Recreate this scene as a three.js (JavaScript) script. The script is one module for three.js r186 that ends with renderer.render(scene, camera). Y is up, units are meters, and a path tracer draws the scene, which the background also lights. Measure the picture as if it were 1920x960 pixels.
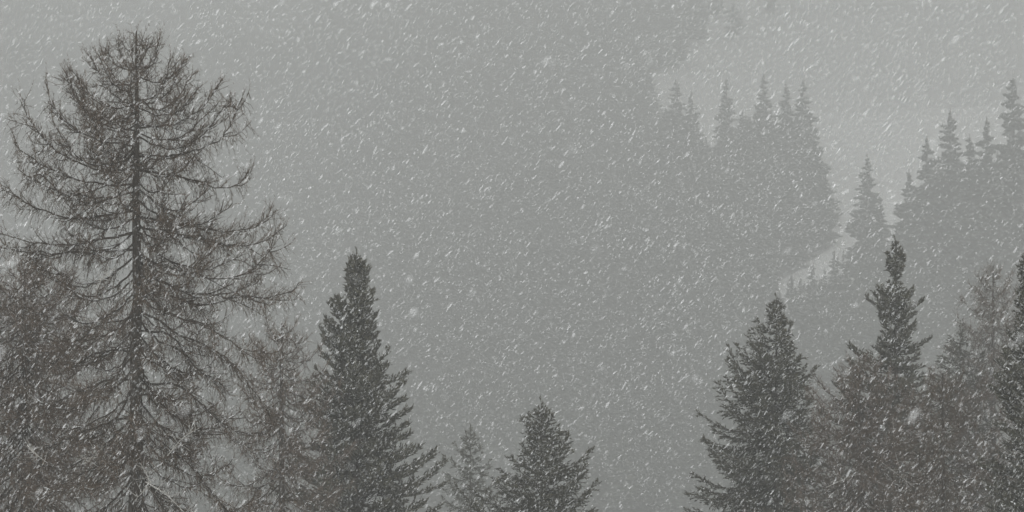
import * as THREE from 'three';

// ---------------------------------------------------------------- camera, sky, sun, exposure, haze
const HALF = Math.tan(THREE.MathUtils.degToRad(6));                  // half of the picture's height at 1 m
const scene = new THREE.Scene();
const camera = new THREE.PerspectiveCamera(12, 2, 0.3, 4000);
camera.position.set(0, 0, 0); camera.lookAt(0, 0, -100);
camera.focus = 45; camera.userData.fStop = 8;

const renderer = new THREE.WebGLRenderer({ antialias: true });
renderer.toneMapping = THREE.LinearToneMapping;
renderer.toneMappingExposure = 1.13;
renderer.shadowMap.enabled = true;

{ // an overcast sky: one even grey lid, brighter overhead
  const W = 64, H = 32, a = new Float32Array(W * H * 4);
  for (let j = 0; j < H; j++) for (let i = 0; i < W; i++) {
    const s = Math.sin(((j + 0.5) / H - 0.5) * Math.PI), k = (j * W + i) * 4;
    const l = 2.22 * (0.62 + 0.38 * Math.max(s, 0));
    a[k] = l * 0.985; a[k + 1] = l; a[k + 2] = l * 0.992; a[k + 3] = 1;
  }
  const t = new THREE.DataTexture(a, W, H, THREE.RGBAFormat, THREE.FloatType);
  t.mapping = THREE.EquirectangularReflectionMapping; t.magFilter = THREE.LinearFilter; t.needsUpdate = true;
  scene.background = t; scene.environment = t;
}
const sun = new THREE.DirectionalLight(0xfff8f0, 1.5);
sun.position.set(160, 420, -120); sun.target.position.set(0, 0, -200); sun.castShadow = true; sun.shadow.radius = 40;
Object.assign(sun.shadow.camera, { left: -500, right: 500, top: 700, bottom: -1500, near: 1, far: 2500 });
sun.shadow.mapSize.set(2048, 2048);
scene.add(sun, sun.target);
scene.fog = new THREE.FogExp2(new THREE.Color().setRGB(0.978, 1.0, 0.988), 0.00285);

// ---------------------------------------------------------------- helpers
let seed = 7;
const rnd = () => { seed = (seed + 0x6D2B79F5) | 0; let t = Math.imul(seed ^ (seed >>> 15), 1 | seed); t = (t + Math.imul(t ^ (t >>> 7), 61 | t)) ^ t; return ((t ^ (t >>> 14)) >>> 0) / 4294967296; };
const rr = (a, b) => a + (b - a) * rnd();
const pick = a => a[Math.floor(rnd() * a.length)];
const V = (x = 0, y = 0, z = 0) => new THREE.Vector3(x, y, z);
const UP = V(0, 1, 0);
const { clamp, lerp, smoothstep } = THREE.MathUtils;
const at = (px, py, d) => V((px / 960 - 1) * 2 * HALF * d, (1 - py / 480) * HALF * d, -d);   // a point of the picture at a distance
const pxOf = (x, d) => (x / (2 * HALF * d) + 1) * 960, pyOf = (y, d) => (1 - y / (HALF * d)) * 480;
function curve(pts, x) {                                             // piecewise linear, x rising
  if (x <= pts[0][0]) return pts[0][1];
  for (let i = 1; i < pts.length; i++) if (x < pts[i][0]) return lerp(pts[i - 1][1], pts[i][1], (x - pts[i - 1][0]) / (pts[i][0] - pts[i - 1][0]));
  return pts[pts.length - 1][1];
}
const used = {};
function numbered(n) { const k = used[n] = (used[n] ?? -1) + 1; return k ? `${n}_${String(k).padStart(3, '0')}` : n; }
function tag(o, label, category, group, kind) {
  o.userData.label = label; if (category) o.userData.category = category;
  if (group) o.userData.group = group; if (kind) o.userData.kind = kind; return o;
}
function thing(name, pos) { const g = new THREE.Group(); g.name = numbered(name); g.position.copy(pos); scene.add(g); return g; }
function part(name, geo, mat, parent) { const m = new THREE.Mesh(geo, mat); m.name = name; m.castShadow = m.receiveShadow = true; parent.add(m); return m; }
const hash = (x, y) => { let h = Math.imul(x | 0, 374761393) + Math.imul(y | 0, 668265263) | 0; h = Math.imul(h ^ (h >>> 13), 1274126177); return ((h ^ (h >>> 16)) >>> 0) / 4294967296; };
function noise(x, y) { const i = Math.floor(x), j = Math.floor(y), u = x - i, v = y - j, a = u * u * (3 - 2 * u), b = v * v * (3 - 2 * v);
  return lerp(lerp(hash(i, j), hash(i + 1, j), a), lerp(hash(i, j + 1), hash(i + 1, j + 1), a), b) - 0.5; }

// collects triangles
class MB {
  constructor() { this.p = []; this.c = []; this.i = []; this.n = 0; this.tint = [1, 1, 1]; }
  v(x, y, z) { this.p.push(x, y, z); this.c.push(...this.tint); return this.n++; }
  tube(pts, radii, sides) {                                          // tapered tube along points; a last radius of 0 makes a point
    let prev = null; const d = V(), a = V(), b = V();
    for (let k = 0; k < pts.length; k++) {
      d.subVectors(pts[Math.min(k + 1, pts.length - 1)], pts[Math.max(k - 1, 0)]).normalize();
      a.set(0.31, 0.2, 0.93); if (Math.abs(a.dot(d)) > 0.9) a.set(1, 0, 0.1);
      b.crossVectors(d, a).normalize(); a.crossVectors(b, d).normalize();
      const ring = [], r = radii[k];
      if (r === 0) { const e = this.v(pts[k].x, pts[k].y, pts[k].z); for (let s = 0; s < sides; s++) this.i.push(prev[s], prev[(s + 1) % sides], e); return; }
      for (let s = 0; s < sides; s++) { const t = s / sides * 6.2832, cx = Math.cos(t) * r, sx = Math.sin(t) * r;
        ring.push(this.v(pts[k].x + a.x * cx + b.x * sx, pts[k].y + a.y * cx + b.y * sx, pts[k].z + a.z * cx + b.z * sx)); }
      if (prev) for (let s = 0; s < sides; s++) { const u = (s + 1) % sides; this.i.push(prev[s], prev[u], ring[s], prev[u], ring[u], ring[s]); }
      prev = ring;
    }
  }
  spindle(o, d, len, r) {                                            // a short brush of needles, pointed at both ends
    const a = V(0.31, 0.2, 0.93); if (Math.abs(a.dot(d)) > 0.9) a.set(1, 0, 0.1);
    const b = V().crossVectors(d, a).normalize(); a.crossVectors(b, d);
    const s0 = this.v(o.x, o.y, o.z), ring = [], ph = rnd() * 6.28;
    for (let s = 0; s < 3; s++) { const t = ph + s * 2.0944, c = Math.cos(t) * r, q = Math.sin(t) * r, h = len * (0.3 + 0.25 * rnd());
      ring.push(this.v(o.x + d.x * h + a.x * c + b.x * q, o.y + d.y * h + a.y * c + b.y * q, o.z + d.z * h + a.z * c + b.z * q)); }
    const e = this.v(o.x + d.x * len, o.y + d.y * len, o.z + d.z * len);
    for (let s = 0; s < 3; s++) { const u = (s + 1) % 3; this.i.push(ring[s], ring[u], e, ring[u], ring[s], s0); }
  }
  tuft(o, d, len, r) {                                               // a slim spray of needles, open at its foot
    const a = V(0.31, 0.2, 0.93); if (Math.abs(a.dot(d)) > 0.9) a.set(1, 0, 0.1);
    const b = V().crossVectors(d, a).normalize(), ring = [], ph = rnd() * 6.28; a.crossVectors(b, d);
    for (let s = 0; s < 3; s++) { const t = ph + s * 2.0944, c = Math.cos(t) * r, q = Math.sin(t) * r, h = len * rr(0, 0.3);
      ring.push(this.v(o.x + d.x * h + a.x * c + b.x * q, o.y + d.y * h + a.y * c + b.y * q, o.z + d.z * h + a.z * c + b.z * q)); }
    const e = this.v(o.x + d.x * len, o.y + d.y * len, o.z + d.z * len);
    for (let s = 0; s < 3; s++) this.i.push(ring[s], ring[(s + 1) % 3], e);
  }
  geo() {
    const g = new THREE.BufferGeometry();
    g.setAttribute('position', new THREE.Float32BufferAttribute(this.p, 3));
    g.setAttribute('color', new THREE.Float32BufferAttribute(this.c, 3));
    g.setIndex(this.i); g.computeVertexNormals();
    return g;
  }
}
const shade = (m, lo, hi) => { const k = rr(lo, hi), w = rr(-0.06, 0.06); m.tint = [k * (1 + w), k, k * (1 - w)]; };

function mat(r, g, b, rough = 0.95) { const m = new THREE.MeshStandardMaterial({ roughness: rough, vertexColors: true }); m.color.setRGB(r, g, b); return m; }
const M = {
  bark: mat(0.046, 0.039, 0.032), larchTwig: mat(0.074, 0.053, 0.037), redTwig: mat(0.092, 0.068, 0.051), paleTwig: mat(0.34, 0.33, 0.31),
  spruce: mat(0.044, 0.042, 0.027), pine: mat(0.047, 0.045, 0.030), farSpruce: mat(0.045, 0.050, 0.040), snowCap: mat(0.82, 0.83, 0.84),
};

// ---------------------------------------------------------------- terrain: the near slope, the valley and the hillside beyond
const PROFILE = [[-80, -1], [0, -1.8], [40, -9], [60, -13.5], [80, -16], [100, -18.5], [130, -23], [200, -36], [320, -52], [450, -56], [560, -44], [750, 0], [900, 40], [1000, 68], [1150, 112], [1400, 180], [1650, 225], [2100, 262]];
function ground(x, d) {
  const k = 18, e = d - 460 * smoothstep(-x, -25, 190) * smoothstep(d, 300, 900), base = (curve(PROFILE, e - k) + 2 * curve(PROFILE, e) + curve(PROFILE, e + k)) / 4;
  const far = smoothstep(d, 250, 520);
  const spur = 26 * smoothstep(x, 20, 125) * smoothstep(d, 380, 600) * (1 - smoothstep(d, 800, 1000));
    const drift = far * (9 * noise(x / 95 + 3, d / 120) + 3.5 * noise(x / 34, d / 40 + 9)) + 1.1 * noise(x / 14, d / 14) + 0.25 * noise(x / 3, d / 3);
  const bands = 5 * smoothstep(d, 880, 980) * noise(x / 160 + d / 300, d / 22);
  return base + spur + drift + bands;
}
{
  const nx = 170, nd = 360, pos = [], idx = [], col = [];
  for (let j = 0; j <= nd; j++) for (let i = 0; i <= nx; i++) {
    const d = -80 + 2100 * Math.pow(j / nd, 1.35), x = (i / nx - 0.5) * 2, X = Math.sign(x) * Math.pow(Math.abs(x), 1.35) * 600;
    pos.push(X, ground(X, d), -d); const w = 1 + 0.06 * noise(X / 5, d / 5); col.push(w, w, w);
  }
  for (let j = 0; j < nd; j++) for (let i = 0; i < nx; i++) { const a = j * (nx + 1) + i, b = a + 1, c = a + nx + 1, e = c + 1; idx.push(a, b, c, b, e, c); }
  const g = new THREE.BufferGeometry();
  g.setAttribute('position', new THREE.Float32BufferAttribute(pos, 3)); g.setAttribute('color', new THREE.Float32BufferAttribute(col, 3));
  g.setIndex(idx); g.computeVertexNormals();
  const m = mat(0.90, 0.91, 0.91);
  const t = part('snowy_hillside', g, m, scene);
  tag(t, 'snow covered ground dropping to a valley and rising as a hillside behind the trees', 'hillside', null, 'structure');
}

// ---------------------------------------------------------------- far conifers: trunk and shaggy crown
function farConifer(tiers, dense) {                                  // 1 m high, 0.26 m wide
  const m = new MB();
  for (let k = 0; k < tiers; k++) {
    const t = (k + 0.5) / tiers, y = 0.1 + 0.9 * Math.pow(t, 0.92), R = 0.145 * Math.pow(1 - t, 0.85) + 0.008, n = Math.max(4, Math.round(dense * (1 - 0.6 * t)));
    for (let s = 0; s < n; s++) {
      const a = rnd() * 6.283, l = R * rr(0.45, 1.4), lift = rr(-0.35, 0.25) + 0.3 * t;
      shade(m, 0.7, 1.35);
      const d = V(Math.cos(a), lift, Math.sin(a)).normalize(), o = V(0, y + rr(-0.02, 0.02), 0);
      m.spindle(o, d, l, R * 0.26 + 0.006);
      for (let q = 0; q < 2; q++) { const f = rr(0.4, 0.8), b = a + (q ? 0.7 : -0.7); m.spindle(o.clone().addScaledVector(d, l * f), V(Math.cos(b), lift - 0.2, Math.sin(b)).normalize(), l * 0.42, R * 0.15 + 0.004); }
    }
  }
  shade(m, 0.9, 1.1); m.spindle(V(0, 0.9, 0), UP, 0.13, 0.01);
  return m.geo();
}
const farTrunk = (() => { const m = new MB(); m.tube([V(0, -0.03, 0), V(0, 0.5, 0), V(0, 0.97, 0)], [0.014, 0.009, 0.002], 6); return m.geo(); })();
const farCrowns = [0, 1, 2, 3].map(() => farConifer(26, 13));
const massCrowns = [0, 1, 2].map(() => farConifer(15, 9));

// the wood on the hillside, as one mass
{
  const skyline = [[-400, -60], [1120, -60], [1180, 70], [1215, 152], [1240, 172], [1290, 205], [1330, 262], [1400, 200], [1500, 195], [1545, 330], [1570, 460], [1605, 455], [1655, 470], [1690, 385], [1750, 290], [1850, 270], [1920, 260], [2400, 240]];
  const upper = [[1180, 175], [1230, 140], [1300, 124], [1380, 130], [1440, 122], [1540, 90]];
  const overTrack = (px, a, b) => { const f = (px - 1475) / (1655 - 1475), ty = lerp(520, 385, f); const w = 2 + 9 * smoothstep(f, -0.2, 0.7) + 20 * noise(px / 13, 3); return f > -0.2 && f < 1.0 && a < ty + w && b > ty - w * 0.8; };
  const lists = [[], [], []], m4 = new THREE.Matrix4(), q = new THREE.Quaternion(), P = V(), S = V();
  for (let n = 0; n < 64000; n++) {
    const d = Math.sqrt(rr(470 * 470, 1680 * 1680)), x = rr(-1, 1) * (0.235 * d + 18), y = ground(x, d), h = rr(14, 27) * (0.8 + 0.4 * (noise(x / 40, d / 40) + 0.5));
    const px = pxOf(x, d), py = pyOf(y + h, d);
    const ridge = px > 1180 && px < 1540 && d > 960 && pyOf(y, d) < curve(upper, px) + 16 * noise(px / 30, 7) && rnd() < 0.3 * Math.pow(1 - smoothstep(px, 1180, 1580), 5);
    if (!ridge && py < curve(skyline, px) + (px > 1130 && px < 1235 ? rr(-60, 90) : rr(-8, 30))) continue;
    if (noise(x / 22 + 40, d / 34) > 0.34) continue;
    if (!ridge && px > 1240 && d > 880) continue;
    if (d > 1280 && rnd() < 0.3) continue;
    if (overTrack(px, py, pyOf(y, d))) continue;
    if (d > 800 && rnd() < 0.25) continue;
    P.set(x, y - 0.3, -d); q.setFromAxisAngle(UP, rnd() * 6.283); S.set(h * rr(1.0, 1.6), h, h * rr(1.0, 1.6));
    lists[n % 3].push(m4.compose(P, q, S).clone());
  }
  const tone = new THREE.Color(), wood = new THREE.Group(); wood.name = 'distant_forest'; scene.add(wood);
  tag(wood, 'grey conifer forest covering the far hillside, fading into falling snow', 'forest', null, 'stuff');
  lists.forEach((l, k) => { const im = new THREE.InstancedMesh(massCrowns[k], M.farSpruce, l.length); im.name = 'conifers'; l.forEach((m, i) => { im.setMatrixAt(i, m); const k = rr(0.6, 1.9); im.setColorAt(i, tone.setRGB(k, k * rr(0.95, 1.03), k * rr(0.9, 1))); }); im.castShadow = im.receiveShadow = true; im.userData.kind = 'stuff'; wood.add(im); });
}
// the ones whose tops can be told apart: [px, py of the top, distance, width, label]
const FAR = [
  [1268, 150, 762, 1.35, 'faint grey conifer under the bright snow ridge, leftmost of the far hillside group'],
  [1296, 176, 749, 1.1, 'faint short conifer between the snow ridge tree and the gap of pale snow'],
  [1362, 150, 775, 1.0, 'faint slender conifer standing just right of the pale snow gap under the ridge'],
  [1392, 205, 743, 1.1, 'faint low conifer in the dip of the far hillside group'],
  [1432, 140, 762, 1.1, 'faint tall conifer, tallest top of the far hillside group'],
  [1474, 158, 749, 1.05, 'faint conifer between the tallest top and the right end of the far group'],
  [1506, 152, 737, 1.15, 'faint conifer with a broad crown at the right end of the far hillside group'],
  [1530, 240, 711, 1.2, 'faint conifer on the steep right edge of the far group, beside the snow chute'],
  [1548, 330, 686, 1.15, 'faint low conifer at the foot of the far group, above the pale snow track'],
  [1626, 292, 635, 1.1, 'lone faint conifer standing in the pale snow chute between two far groups'],
  [1650, 372, 610, 1.0, 'faint small conifer at the foot of the lone tree in the snow chute'],
  [1704, 322, 578, 1.15, 'faint grey conifer at the right bank of the snow chute'],
  [1738, 262, 572, 1.15, 'faint grey conifer rising behind the right bank of the snow chute'],
  [1782, 214, 565, 1.2, 'faint tall conifer above the pine with the bare neck, in the right far group'],
  [1818, 262, 559, 1.1, 'faint conifer right of the tall one in the right far group'],
  [1850, 228, 559, 1.15, 'faint conifer in the right far group, next to the tallest one at the edge'],
  [1900, 150, 533, 1.15, 'faint conifer cut by the right edge of the picture, tallest of the right far group'],
];
FAR.forEach(([px, py, d, w, label], i) => {
  const top = at(px, py, d), y = ground(top.x, d), h = clamp(top.y - y, 6, 60);
  const t = thing('distant_conifer', V(top.x, top.y - h, -d)); tag(t, label, 'conifer', 'faint conifers on the far hillside');
  t.rotation.y = rnd() * 6.28; const W = h * 1.12 * w;
  for (const [n, g, m] of [['trunk', farTrunk, M.bark], ['crown', farCrowns[i % 4], M.farSpruce]]) part(n, g, m, t).scale.set(W, h * 1.0, W);
});

// ---------------------------------------------------------------- spruces and pines: trunk, boughs, needles
function makeBough(L, kind) {                                        // along +x; limb and needles apart
  const limb = new MB(), nd = new MB(), pts = [];
  const sag = kind === 'pine' ? rr(-0.02, 0.05) : rr(0.06, 0.12), lift = kind === 'pine' ? rr(0.14, 0.28) : rr(0.10, 0.2), sway = rr(-0.06, 0.06);
  const U = 0.65;
  for (let k = 0; k <= 8; k++) { const t = k / 8; pts.push(V(L * t, L * (-sag * Math.sin(t * Math.PI) + lift * t * t * t), L * sway * Math.sin(t * 4))); }
  limb.tube(pts, pts.map((_, k) => (0.008 + 0.010 * L) * (1 - 0.85 * k / 8)), 5);
  const along = t => { const f = clamp(t, 0, 0.999) * 8, k = Math.floor(f); return pts[k].clone().lerp(pts[k + 1], f - k); };
  const brush = (o, d, l) => { shade(nd, 0.4, 1.5); nd.tuft(o, d, l * U, l * U * rr(0.13, 0.22)); };
  const step = 0.064;
  for (let s = 0.12 * L; s < L; s += step * rr(0.7, 1.3)) {
    const t = s / L, o = along(t), T = along(t + 0.05).sub(along(t - 0.05)).normalize();
    for (const side of [-1, 1]) {
      if (rnd() < 0.16) continue;
      const l = Math.min(0.55, 0.36 * L + 0.08) * (t < 0.35 ? 0.45 + t * 1.6 : 1) * Math.sqrt(1.08 - t) * rr(0.5, 1.15);
      const d = V(T.x * rr(0.6, 1.1), T.y + (kind === 'pine' ? rr(-0.1, 0.6) : rr(-0.95, 0.3)), side * rr(0.5, 1)).normalize();
      for (let u = 0; u < l; u += 0.036) {
        const p = o.clone().addScaledVector(d, u); p.y += (kind === 'pine' ? 0.35 : -0.25) * u * u;
        const e = d.clone(); e.x += rr(-0.7, 0.7); e.y += rr(-0.55, 0.65); e.z += rr(-0.7, 0.7); e.normalize();
        brush(p, e, rr(0.10, 0.2) * (kind === 'pine' ? 1.2 : 1));
      }
      if (rnd() < 0.5) brush(o.clone().addScaledVector(d, l), d, rr(0.12, 0.22));
    }
    const e = V(T.x + rr(-0.4, 0.4), T.y + rr(-0.5, 0.8), rr(-0.6, 0.6)).normalize(); brush(o, e, rr(0.1, 0.2));
  }
  const T = pts[8].clone().sub(pts[7]).normalize();
  for (let k = 0; k < 7; k++) brush(pts[8].clone().addScaledVector(T, -0.06), V(T.x + rr(-0.5, 0.5), T.y + rr(-0.4, 0.5), rr(-0.6, 0.6)).normalize(), rr(0.13, 0.24));
  const cap = new MB();
  for (let k = 0; k < Math.ceil(L * 3); k++) {                       // snow lying on it in small pats
    const o = along(rr(0.25, 0.98)); o.y += 0.03; o.z += rr(-0.15, 0.15) * Math.min(1, L); o.x += rr(-0.05, 0.05);
    cap.spindle(o, V(rr(0.5, 1), rr(-0.15, 0.3), rr(-0.8, 0.8)).normalize(), rr(0.04, 0.11), rr(0.01, 0.026));
  }
  return { L, limb: limb.geo(), needles: nd.geo(), snow: cap.geo() };
}
const KIT = {};
for (const kind of ['spruce', 'pine']) KIT[kind] = [0.23, 0.45, 0.8, 1.25, 1.8, 2.4].map(L => [0, 1, 2, 3].map(() => makeBough(L, kind)));
const bough = (kind, l) => { const S = KIT[kind]; let b = 0; for (let k = 1; k < S.length; k++) if (Math.abs(Math.log(S[k][0].L / l)) < Math.abs(Math.log(S[b][0].L / l))) b = k; return pick(S[b]); };

// rows: [py, half width to the left, to the right] in the picture
function conifer(name, label, kind, px, d, rows, opt = {}) {
  const top = at(px, rows[0][0], d), y0 = ground(top.x, d), k = 2 * HALF * d / 960, H = top.y - y0;
  const t = thing(name, V(top.x, y0, -d)); tag(t, label, name.replace('_', ' '));
  const tr = new MB(), tp = [], trr = [];
  for (let i = 0; i <= 14; i++) { const f = i / 14; tp.push(V(0.05 * noise(i * 0.7, px) * (1 - f), H * f - (i ? 0 : 0.3), 0.05 * noise(px, i * 0.7))); trr.push(0.012 * H * (1 - 0.93 * f)); }
  tr.tube(tp, trr, 9); part('trunk', tr.geo(), M.bark, t);
  const L = rows.map(r => [top.y - at(0, r[0], d).y, r[1] * k]), R = rows.map(r => [top.y - at(0, r[0], d).y, r[2] * k]);
  const m = kind === 'pine' ? M.pine : M.spruce;
  let a = rnd() * 6.28, n = 0;
  const low = Math.min(H - 3, L[L.length - 1][0] + 2.3);             // boughs a little below the picture's lower edge
  for (let s = 0.06; s < low; s += (opt.step ?? 0.065) * rr(0.7, 1.3) * (1 + s * 0.02)) {
    a += 2.39996 + rr(-0.35, 0.35);
    const c = Math.cos(a), w = lerp(curve(L, s), curve(R, s), c * 0.5 + 0.5), len = Math.max(0.10, w * rr(0.62, 1.1) * (1 + 0.32 * noise(s * 1.6 + px, c * 1.4 + Math.sin(a) * 1.1 + 7)));
    const b = bough(kind, len), f = clamp(s / 4.6, 0, 1), g = new THREE.Group();
    const pitch = (opt.pitch ?? 0) + lerp(kind === 'pine' ? 0.95 : 0.75, kind === 'pine' ? 0.12 : -0.22, Math.pow(f, 0.6)) + rr(-0.24, 0.24);
    const limb = part('bough', b.limb, M.bark, t), sc = len / b.L / Math.max(0.6, Math.cos(pitch));
    limb.position.set(0, H - s - Math.sin(pitch) * len * (0.9 - 0.35 * f), 0); limb.rotation.set(0, -a, pitch, 'YXZ'); limb.scale.setScalar(sc);
    part('needles', b.needles, m, limb).userData.kind = 'stuff';
    if (rnd() < (opt.snow ?? 0.5)) part('snow', b.snow, M.snowCap, limb).userData.kind = 'stuff';
    n++;
  }
  const tip = bough(kind, 0.45), l = part('bough', tip.limb, M.bark, t); l.rotation.z = Math.PI / 2; l.position.y = H - 0.24; l.scale.set(0.9, 0.45, 0.45); part('needles', tip.needles, m, l).userData.kind = 'stuff';
  return t;
}

conifer('spruce_tree', 'tall dark spruce with a rounded narrow top right of the bare larch', 'pine', 670, 64,
  [[478, 2, 2], [494, 12, 13], [512, 26, 24], [540, 30, 24], [556, 26, 26], [572, 50, 44], [600, 66, 52], [640, 80, 70], [690, 92, 72], [725, 100, 96], [775, 115, 112], [810, 125, 95], [850, 150, 125], [890, 170, 155], [960, 185, 165]], { step: 0.042, pitch: -0.05 });
conifer('spruce_tree', 'broad cone shaped dark spruce standing left of the pine with the bare neck', 'spruce', 1456, 73,
  [[562, 3, 3], [580, 14, 12], [600, 26, 20], [625, 44, 32], [650, 72, 42], [680, 92, 60], [692, 100, 84], [735, 112, 78], [760, 124, 66], [800, 135, 90], [850, 150, 120], [900, 162, 140], [960, 178, 150]], { step: 0.042, pitch: 0.18 });
conifer('pine_tree', 'dark pine with a tufted top, a thin bare neck and spreading side boughs', 'pine', 1680, 73,
  [[455, 2, 2], [470, 13, 12], [488, 23, 19], [510, 20, 18], [524, 9, 9], [542, 18, 22], [556, 66, 40], [576, 62, 50], [596, 42, 56], [622, 34, 58], [645, 44, 60], [668, 75, 68], [700, 104, 80], [740, 118, 90], [800, 130, 110], [960, 160, 150]], { step: 0.053, pitch: -0.1 });
conifer('spruce_tree', 'small dark spruce with a long raised side bough at the bottom centre', 'spruce', 1015, 68,
  [[757, 3, 3], [775, 14, 12], [788, 34, 30], [800, 40, 18], [816, 34, 46], [834, 26, 50], [852, 42, 92], [872, 78, 88], [900, 116, 90], [930, 140, 98], [960, 150, 105]], { step: 0.042, pitch: 0.12 });
conifer('spruce_tree', 'pale grey small spruce behind the raised bough spruce, half lost in snow', 'spruce', 882, 120,
  [[802, 2, 2], [830, 26, 22], [860, 40, 36], [900, 56, 52], [960, 80, 80]], { step: 0.088, pitch: 0.1 });
conifer('spruce_tree', 'dark nearby spruce cut off by the right edge of the picture', 'pine', 1938, 52,
  [[468, 6, 6], [490, 30, 30], [520, 26, 30], [560, 40, 40], [590, 30, 40], [640, 40, 50], [690, 70, 60], [740, 84, 80], [800, 78, 90], [880, 95, 100], [960, 110, 120]], { step: 0.044, pitch: -0.05 });
conifer('spruce_tree', 'grey middling spruce between the pine and the spruce at the right edge', 'spruce', 1800, 98,
  [[620, 3, 3], [650, 30, 30], [700, 66, 66], [760, 92, 92], [830, 115, 115], [960, 130, 130]], { step: 0.077, pitch: 0.05 });

// ---------------------------------------------------------------- bare larches: trunk, each branch with its twigs
function bend(pts, n) { const c = new THREE.CatmullRomCurve3(pts, false, 'centripetal'); return c.getSpacedPoints(n); }
function twig(m, o, d, len, r, mood) {                               // mood below 0 hangs, above 0 turns up
  const p1 = o.clone().addScaledVector(d, len * 0.5), d2 = d.clone(); d2.y += mood; d2.x += rr(-0.3, 0.3); d2.z += rr(-0.3, 0.3); d2.normalize();
  p1.y += mood * len * 0.08; const p2 = p1.clone().addScaledVector(d2, len * 0.5);
  m.tube([o, p1, p2], [r, r * 0.8, 0], 3);
  const n = Math.round(len * rr(14, 24));
  for (let k = 0; k < n; k++) {
    const t = rr(0.1, 1), b = t < 0.5 ? o.clone().lerp(p1, t * 2) : p1.clone().lerp(p2, t * 2 - 1);
    const e = V(d.x + rr(-1, 1), d.y + rr(-0.9, 0.9) + mood * 0.4, d.z + rr(-1, 1)).normalize(), l = rr(0.03, 0.11);
    m.tube([b, b.clone().addScaledVector(e, l)], [r * 0.72, 0], 3);
  }
}
function dress(m, pts, density, lenScale, hang, r, from = 0.006) {                 // twigs all along a branch
  let total = 0; for (let k = 1; k < pts.length; k++) total += pts[k].distanceTo(pts[k - 1]);
  const n = Math.round(total * density);
  for (let k = 0; k < n; k++) {
    const t = Math.max(from, Math.pow(rr(from, 1), 0.8)), f = Math.min(t, 0.999) * (pts.length - 1), i = Math.floor(f), o = pts[i].clone().lerp(pts[i + 1], f - i);
    const T = pts[i + 1].clone().sub(pts[i]).normalize(), S = V().crossVectors(T, UP).normalize(), side = rnd() < 0.5 ? -1 : 1;
    const down = rnd() < hang * (1.15 - 0.75 * t);
    const d = T.clone().multiplyScalar(rr(0.2, 0.9)).addScaledVector(S, side * rr(0.15, 0.9)); d.y += down ? rr(-1.4, -0.4) : rr(-0.25, 1.0); d.normalize();
    shade(m, 0.7, 1.35); twig(m, o, d, rr(0.12, 0.46) * lenScale * (1.1 - 0.45 * t), r * rr(0.75, 1.15), down ? -0.7 : rr(-0.5, 0.8));
  }
}
function larchBranch(t, ctrl, r0, o) {                               // ctrl: points relative to the tree's base
  const pts = bend(ctrl, 14), wood = new MB(), tw = new MB(); let len = 0; for (let k = 1; k < pts.length; k++) len += pts[k].distanceTo(pts[k - 1]);
  for (let k = 2; k < pts.length; k++) { const q = r0 * 1.2; pts[k].x += rr(-q, q); pts[k].y += rr(-q, q); pts[k].z += rr(-q, q); }
  shade(wood, 0.8, 1.2); wood.tube(pts, pts.map((_, k) => lerp(r0, 0.006, k / 14)), 5);
  dress(tw, pts, o.density, o.lenScale, o.hang, o.r, 0.05);
  const n = Math.round(len * 4.2);
  for (let k = 0; k < n; k++) {                                      // side branches
    const f = rr(0.2, 0.95), i = Math.floor(f * 14), p = pts[i].clone().lerp(pts[i + 1], f * 14 - i), T = pts[i + 1].clone().sub(pts[i]).normalize(), S = V().crossVectors(T, UP).normalize();
    const side = k % 2 ? 1 : -1, l = len * rr(0.16, 0.34) * (1.15 - f * 0.6), d = T.clone().multiplyScalar(rr(0.5, 1)).addScaledVector(S, side * rr(0.4, 1)); d.y += rr(-0.35, 0.25); d.normalize();
    const sp = bend([p, p.clone().addScaledVector(d, l * 0.5).add(V(0, -0.05 * l, 0)), p.clone().addScaledVector(d, l).add(V(0, l * rr(-0.25, 0.3), 0))], 5);
    wood.tube(sp, sp.map((_, q) => lerp(Math.min(0.011, r0 * 0.5), 0.004, q / 5)), 4);
    dress(tw, sp, o.density * 0.9, o.lenScale * 0.8, o.hang, o.r * 0.92);
  }
  const br = part('branch', wood.geo(), o.wood ?? M.bark, t); part('twigs', tw.geo(), o.twig, br).userData.kind = 'stuff';
  if (rnd() < (o.snow ?? 0.25)) {                                    // snow caught along its upper side
    const sn = new MB();
    for (let q = 0; q < 2 + len * 2.5; q++) { const f = rr(0.1, 0.93) * 14, i = Math.floor(f), a = pts[i].clone().lerp(pts[i + 1], f - i), b = pts[Math.min(14, i + 1)].clone().lerp(pts[Math.min(14, i + 2)], 0.4), r = rr(0.004, 0.009);
      a.y += 0.008; b.y += 0.008; sn.tube([a, a.clone().lerp(b, 0.5).add(V(0, 0.004, 0)), b], [r * 0.4, r, 0], 4); }
    part('snow', sn.geo(), M.snowCap, br).userData.kind = 'stuff';
  }
  return br;
}
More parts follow.
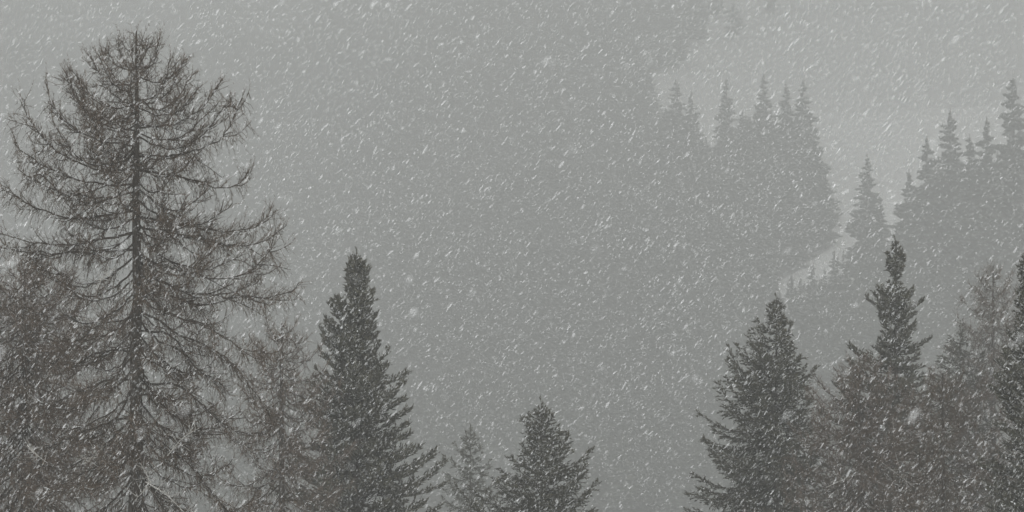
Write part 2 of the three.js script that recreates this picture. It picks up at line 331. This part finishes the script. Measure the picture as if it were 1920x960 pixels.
function larch(label, px, d, topPy, spec) {
  const top = at(px, topPy, d), y0 = ground(top.x, d), H = top.y - y0, k = 2 * HALF * d / 960, t = thing('larch_tree', V(top.x, y0, -d));
  tag(t, label, 'larch tree', 'bare larches');
  const tr = new MB(), tp = [], ra = [];
  for (let i = 0; i <= 30; i++) { const f = i / 30; tp.push(V(0.10 * noise(i * 0.45, px) * (1 - f), H * f - (i ? 0 : 0.3), 0.1 * noise(px, i * 0.45))); ra.push(0.0125 * H * Math.pow(1 - f, 0.8) * (1 + 0.16 * noise(i * 1.7, 4)) + 0.012); }
  tr.tube(tp, ra, 10); part('trunk', tr.geo(), M.bark, t);
  const trunkAt = y => { const f = clamp(y / H, 0, 0.999) * 30, i = Math.floor(f); return tp[i].clone().lerp(tp[i + 1], f - i); };
  const local = (x, y, z) => { const p = at(x, y, d); return V(p.x - top.x, p.y - y0, z); };
  const base = { density: (spec.density ?? 17) * 2.6, lenScale: spec.lenScale ?? 1, hang: 0.6, r: (spec.r ?? 0.0065) * 0.7, twig: spec.twig ?? M.larchTwig };
  let n = 0;
  for (const [hang, ...p] of spec.branches ?? []) {                  // branches that can be followed in the picture
    const z = rr(-1, 1), q = []; const span = Math.abs(p[p.length - 2] - px) * k;
    for (let i = 0; i < p.length; i += 2) q.push(local(p[i], p[i + 1], z * span * 0.6 * i / p.length));
    q[0] = trunkAt(q[0].y); larchBranch(t, q, 0.009 + 0.006 * span, { ...base, hang, density: base.density * 0.8, lenScale: base.lenScale * 1.15 }); n++;
  }
  let a = rnd() * 6.28;
  const bottom = Math.min(H - 2.5, (at(0, 960, d).y - top.y) * -1 + 1.0);
  for (let s = 0.12; s < bottom; s += spec.step * rr(0.7, 1.3) * lerp(0.95, 1.3, clamp(s / (spec.droop ?? 6), 0, 1))) {    // and the rest of the crown, to all sides
    a += 2.39996 + rr(-0.3, 0.3);
    const len = Math.max(0.16, curve(spec.reach, topPy + s / k) * k * rr(0.55, 1.12)), c = Math.cos(a), sn = Math.sin(a), f = clamp(s / (spec.droop ?? 9), 0, 1);
    const rise = lerp(0.6, -0.5, Math.pow(f, 0.42)) + rr(-0.16, 0.16), tip = lerp(0.34, 0.16, f) + rr(-0.1, 0.12), o = trunkAt(H - s - Math.max(0, rise) * len * 0.95);
    const q = [0, 0.3, 0.65, 1].map(u => V(o.x + c * len * u, o.y + len * (rise * u - 0.18 * Math.sin(u * Math.PI) + tip * u * u * u), o.z + sn * len * u));
    larchBranch(t, q, 0.007 + 0.0068 * len, { ...base, density: base.density * lerp(1, 0.72, f), hang: lerp(0.3, 0.8, f), lenScale: base.lenScale * lerp(1.15, 0.85, f), snow: 0.1 + 0.5 * f }); n++;
  }
  for (const p of spec.pale ?? []) {
    const z = rr(0.6, 1.8), q = []; for (let i = 0; i < p.length; i += 2) q.push(local(p[i], p[i + 1], z + 0.1 * i));
    const w = new MB(), pts = bend(q, 8); w.tube(pts, pts.map((_, i) => lerp(0.0085, 0.003, i / 8)), 5);
    for (let i = 1; i < 8; i++) for (let h = 0; h < 2; h++) { const e = pts[i].clone().add(V(rr(-0.25, 0.25), rr(-0.15, 0.25), rr(-0.2, 0.2))); w.tube([pts[i], e], [0.005, 0.002], 3); }
    const b = part('branch', w.geo(), M.paleTwig, t); b.userData.label = 'pale dead branch dusted with snow';
  }
  return t;
}

larch('big bare larch with upswept tips and hanging twigs filling the left side', 256, 39, 58, {
  step: 0.062, density: 15, reach: [[58, 8], [90, 32], [130, 92], [180, 158], [230, 195], [340, 190], [420, 215], [520, 220], [620, 235], [750, 240], [960, 290]], droop: 5.9,
  branches: [
    [0.1, 257, 140, 285, 120, 297, 72], [0.1, 257, 145, 232, 115, 222, 78], [0.15, 258, 190, 300, 175, 322, 112], [0.15, 256, 205, 205, 170, 166, 105],
    [0.25, 260, 240, 330, 232, 385, 195, 414, 148], [0.25, 255, 245, 200, 235, 150, 190, 128, 140], [0.3, 255, 275, 180, 262, 110, 215, 88, 155],
    [0.75, 262, 293, 330, 293, 390, 279, 435, 250, 464, 190], [0.6, 262, 318, 345, 333, 398, 350, 440, 345, 462, 318], [0.5, 256, 318, 190, 318, 130, 295, 78, 245, 52, 190],
    [0.55, 256, 345, 200, 347, 130, 330, 60, 290, 44, 262], [0.7, 250, 360, 190, 370, 120, 362, 60, 330], [0.6, 262, 405, 350, 424, 425, 433, 475, 425, 502, 388],
    [0.6, 264, 425, 380, 450, 450, 460, 508, 448, 540, 425], [0.7, 252, 395, 150, 408, 80, 395, 40, 372, 4, 345], [0.7, 250, 435, 150, 457, 80, 456, 20, 443, -20, 430],
    [0.75, 250, 468, 120, 475, 40, 470, -30, 462], [0.6, 262, 478, 335, 505, 405, 521, 475, 508, 525, 462], [0.65, 262, 515, 350, 545, 420, 556, 510, 556, 572, 538],
    [0.7, 262, 545, 330, 590, 400, 612, 460, 648, 520, 658], [0.7, 262, 580, 330, 622, 420, 668, 475, 735, 512, 785], [0.65, 262, 620, 320, 628, 370, 690, 425, 725, 440, 745],
    [0.6, 254, 600, 190, 608, 140, 650, 90, 690], [0.6, 254, 660, 190, 660, 130, 690, 60, 730], [0.6, 262, 720, 340, 725, 400, 780, 450, 812, 500, 815],
    [0.6, 262, 740, 320, 745, 360, 790, 400, 870], [0.6, 262, 790, 310, 800, 350, 840, 380, 900], [0.6, 254, 710, 180, 720, 100, 760, 10, 790], [0.6, 254, 780, 180, 800, 110, 830, 20, 880],
    [0.6, 262, 830, 330, 850, 390, 910, 440, 970], [0.6, 254, 850, 190, 870, 120, 910, 40, 960],
  ],
  pale: [[70, 828, 90, 842, 116, 856], [210, 540, 224, 520, 240, 512], [280, 860, 298, 892, 275, 925], [330, 845, 360, 812, 396, 790], [298, 888, 340, 910, 385, 950], [180, 858, 205, 845, 216, 838]],
});
larch('brown bare larch with a dense rounded crown at the left edge, behind the big larch', 46, 47, 492, {
  step: 0.034, density: 15, twig: M.redTwig, lenScale: 1.1, reach: [[492, 20], [525, 85], [560, 140], [640, 180], [720, 170], [960, 200]], droop: 4.5 });
larch('brown bare larch partly hidden between the big larch and the round topped spruce', 528, 56, 606, {
  step: 0.048, density: 10, twig: M.redTwig, lenScale: 1.1, r: 0.008, reach: [[606, 18], [640, 55], [700, 95], [800, 130], [960, 150]], droop: 4.5 });
larch('reddish bare larch spreading low between the cone shaped spruce and the pine', 1612, 62, 672, {
  step: 0.048, density: 11, twig: M.redTwig, lenScale: 1.15, r: 0.0085, reach: [[672, 16], [710, 55], [760, 100], [850, 160], [960, 200]], droop: 4.5,
  pale: [[1664, 780, 1668, 850, 1702, 935], [1690, 848, 1740, 905, 1806, 900], [1640, 860, 1700, 905, 1770, 950], [1540, 905, 1600, 880, 1650, 905]] });
larch('faint brown bare larch behind the spruce cut by the right edge', 1862, 98, 498, {
  step: 0.081, density: 9, twig: M.redTwig, lenScale: 1.4, r: 0.012, reach: [[498, 16], [540, 45], [600, 75], [700, 100], [960, 130]], droop: 6.5 });
larch('grey brown bare larch at the bottom right between the pine and the edge spruce', 1768, 58, 700, {
  step: 0.053, density: 10, lenScale: 1.1, r: 0.008, reach: [[700, 20], [740, 75], [830, 130], [960, 170]], droop: 4.5 });

// ---------------------------------------------------------------- falling snow: loose clumps of flakes driven by the wind, filling the air
{
  const flakes = [0, 1, 2].map(() => {
    const g = new THREE.IcosahedronGeometry(0.5, 0), p = g.attributes.position, key = {};
    for (let i = 0; i < p.count; i++) {
      const k = [p.getX(i), p.getY(i), p.getZ(i)].map(v => v.toFixed(3)).join(); key[k] ??= rr(0.65, 1.3);
      p.setXYZ(i, p.getX(i) * key[k], p.getY(i) * key[k], p.getZ(i) * key[k]);
    }
    g.computeVertexNormals(); return g;
  });
  const flake = o => { const m = new THREE.MeshStandardMaterial({ roughness: 0.9, transparent: true, opacity: o }); m.color.setRGB(0.9, 0.91, 0.92); return m; };   // loose, half see-through clumps
  const snow = new THREE.Group(); snow.name = 'falling_snow'; scene.add(snow);
  tag(snow, 'white snowflakes driven slantwise through the air in front of the trees', 'snow', null, 'stuff');
  const wind = V(0.62, 0.78, 0).normalize();                         // from the upper right down to the lower left
  const m4 = new THREE.Matrix4(), q = new THREE.Quaternion(), q2 = new THREE.Quaternion(), S = V(), P = V(), D = V();
  const fill = (n, x, y, d0, d1, lo, hi, m) => {
    const im = new THREE.InstancedMesh(pick(flakes), m, n); im.name = 'snowflakes'; im.userData.kind = 'stuff';
    for (let i = 0; i < n; i++) {
      const d = rr(d0, d1); do P.set(rr(-x, x), rr(-y, y), -d); while (noise((P.x - 0.7 * P.y) / (0.06 * d1) + 9, (P.y + d) / (0.12 * d1)) < rr(-0.75, 0.3));   // gusts
      D.copy(wind); D.x += rr(-0.25, 0.25); D.y += rr(-0.22, 0.22); D.z += rr(-0.4, 0.4); D.normalize();
      q.setFromUnitVectors(UP, D).multiply(q2.setFromAxisAngle(UP, rnd() * 6.28));
      const s = lo * Math.pow(hi / lo, Math.pow(rnd(), 3)); S.set(s * rr(0.6, 1.0), s * lerp(1.6, 5, Math.pow(rnd(), 1.5)), s * rr(0.5, 1));
      im.setMatrixAt(i, m4.compose(P, q, S));
    }
    snow.add(im);
  };
  fill(260, 1.2, 0.6, 2, 4, 0.0015, 0.005, flake(0.4));
  fill(14000, 4, 2.2, 4, 12, 0.0020, 0.007, flake(0.26));
  fill(110000, 7, 3.6, 12, 30, 0.0032, 0.0145, flake(0.17));
  fill(250000, 11, 5.6, 30, 48, 0.0052, 0.019, flake(0.10));
}

renderer.render(scene, camera);
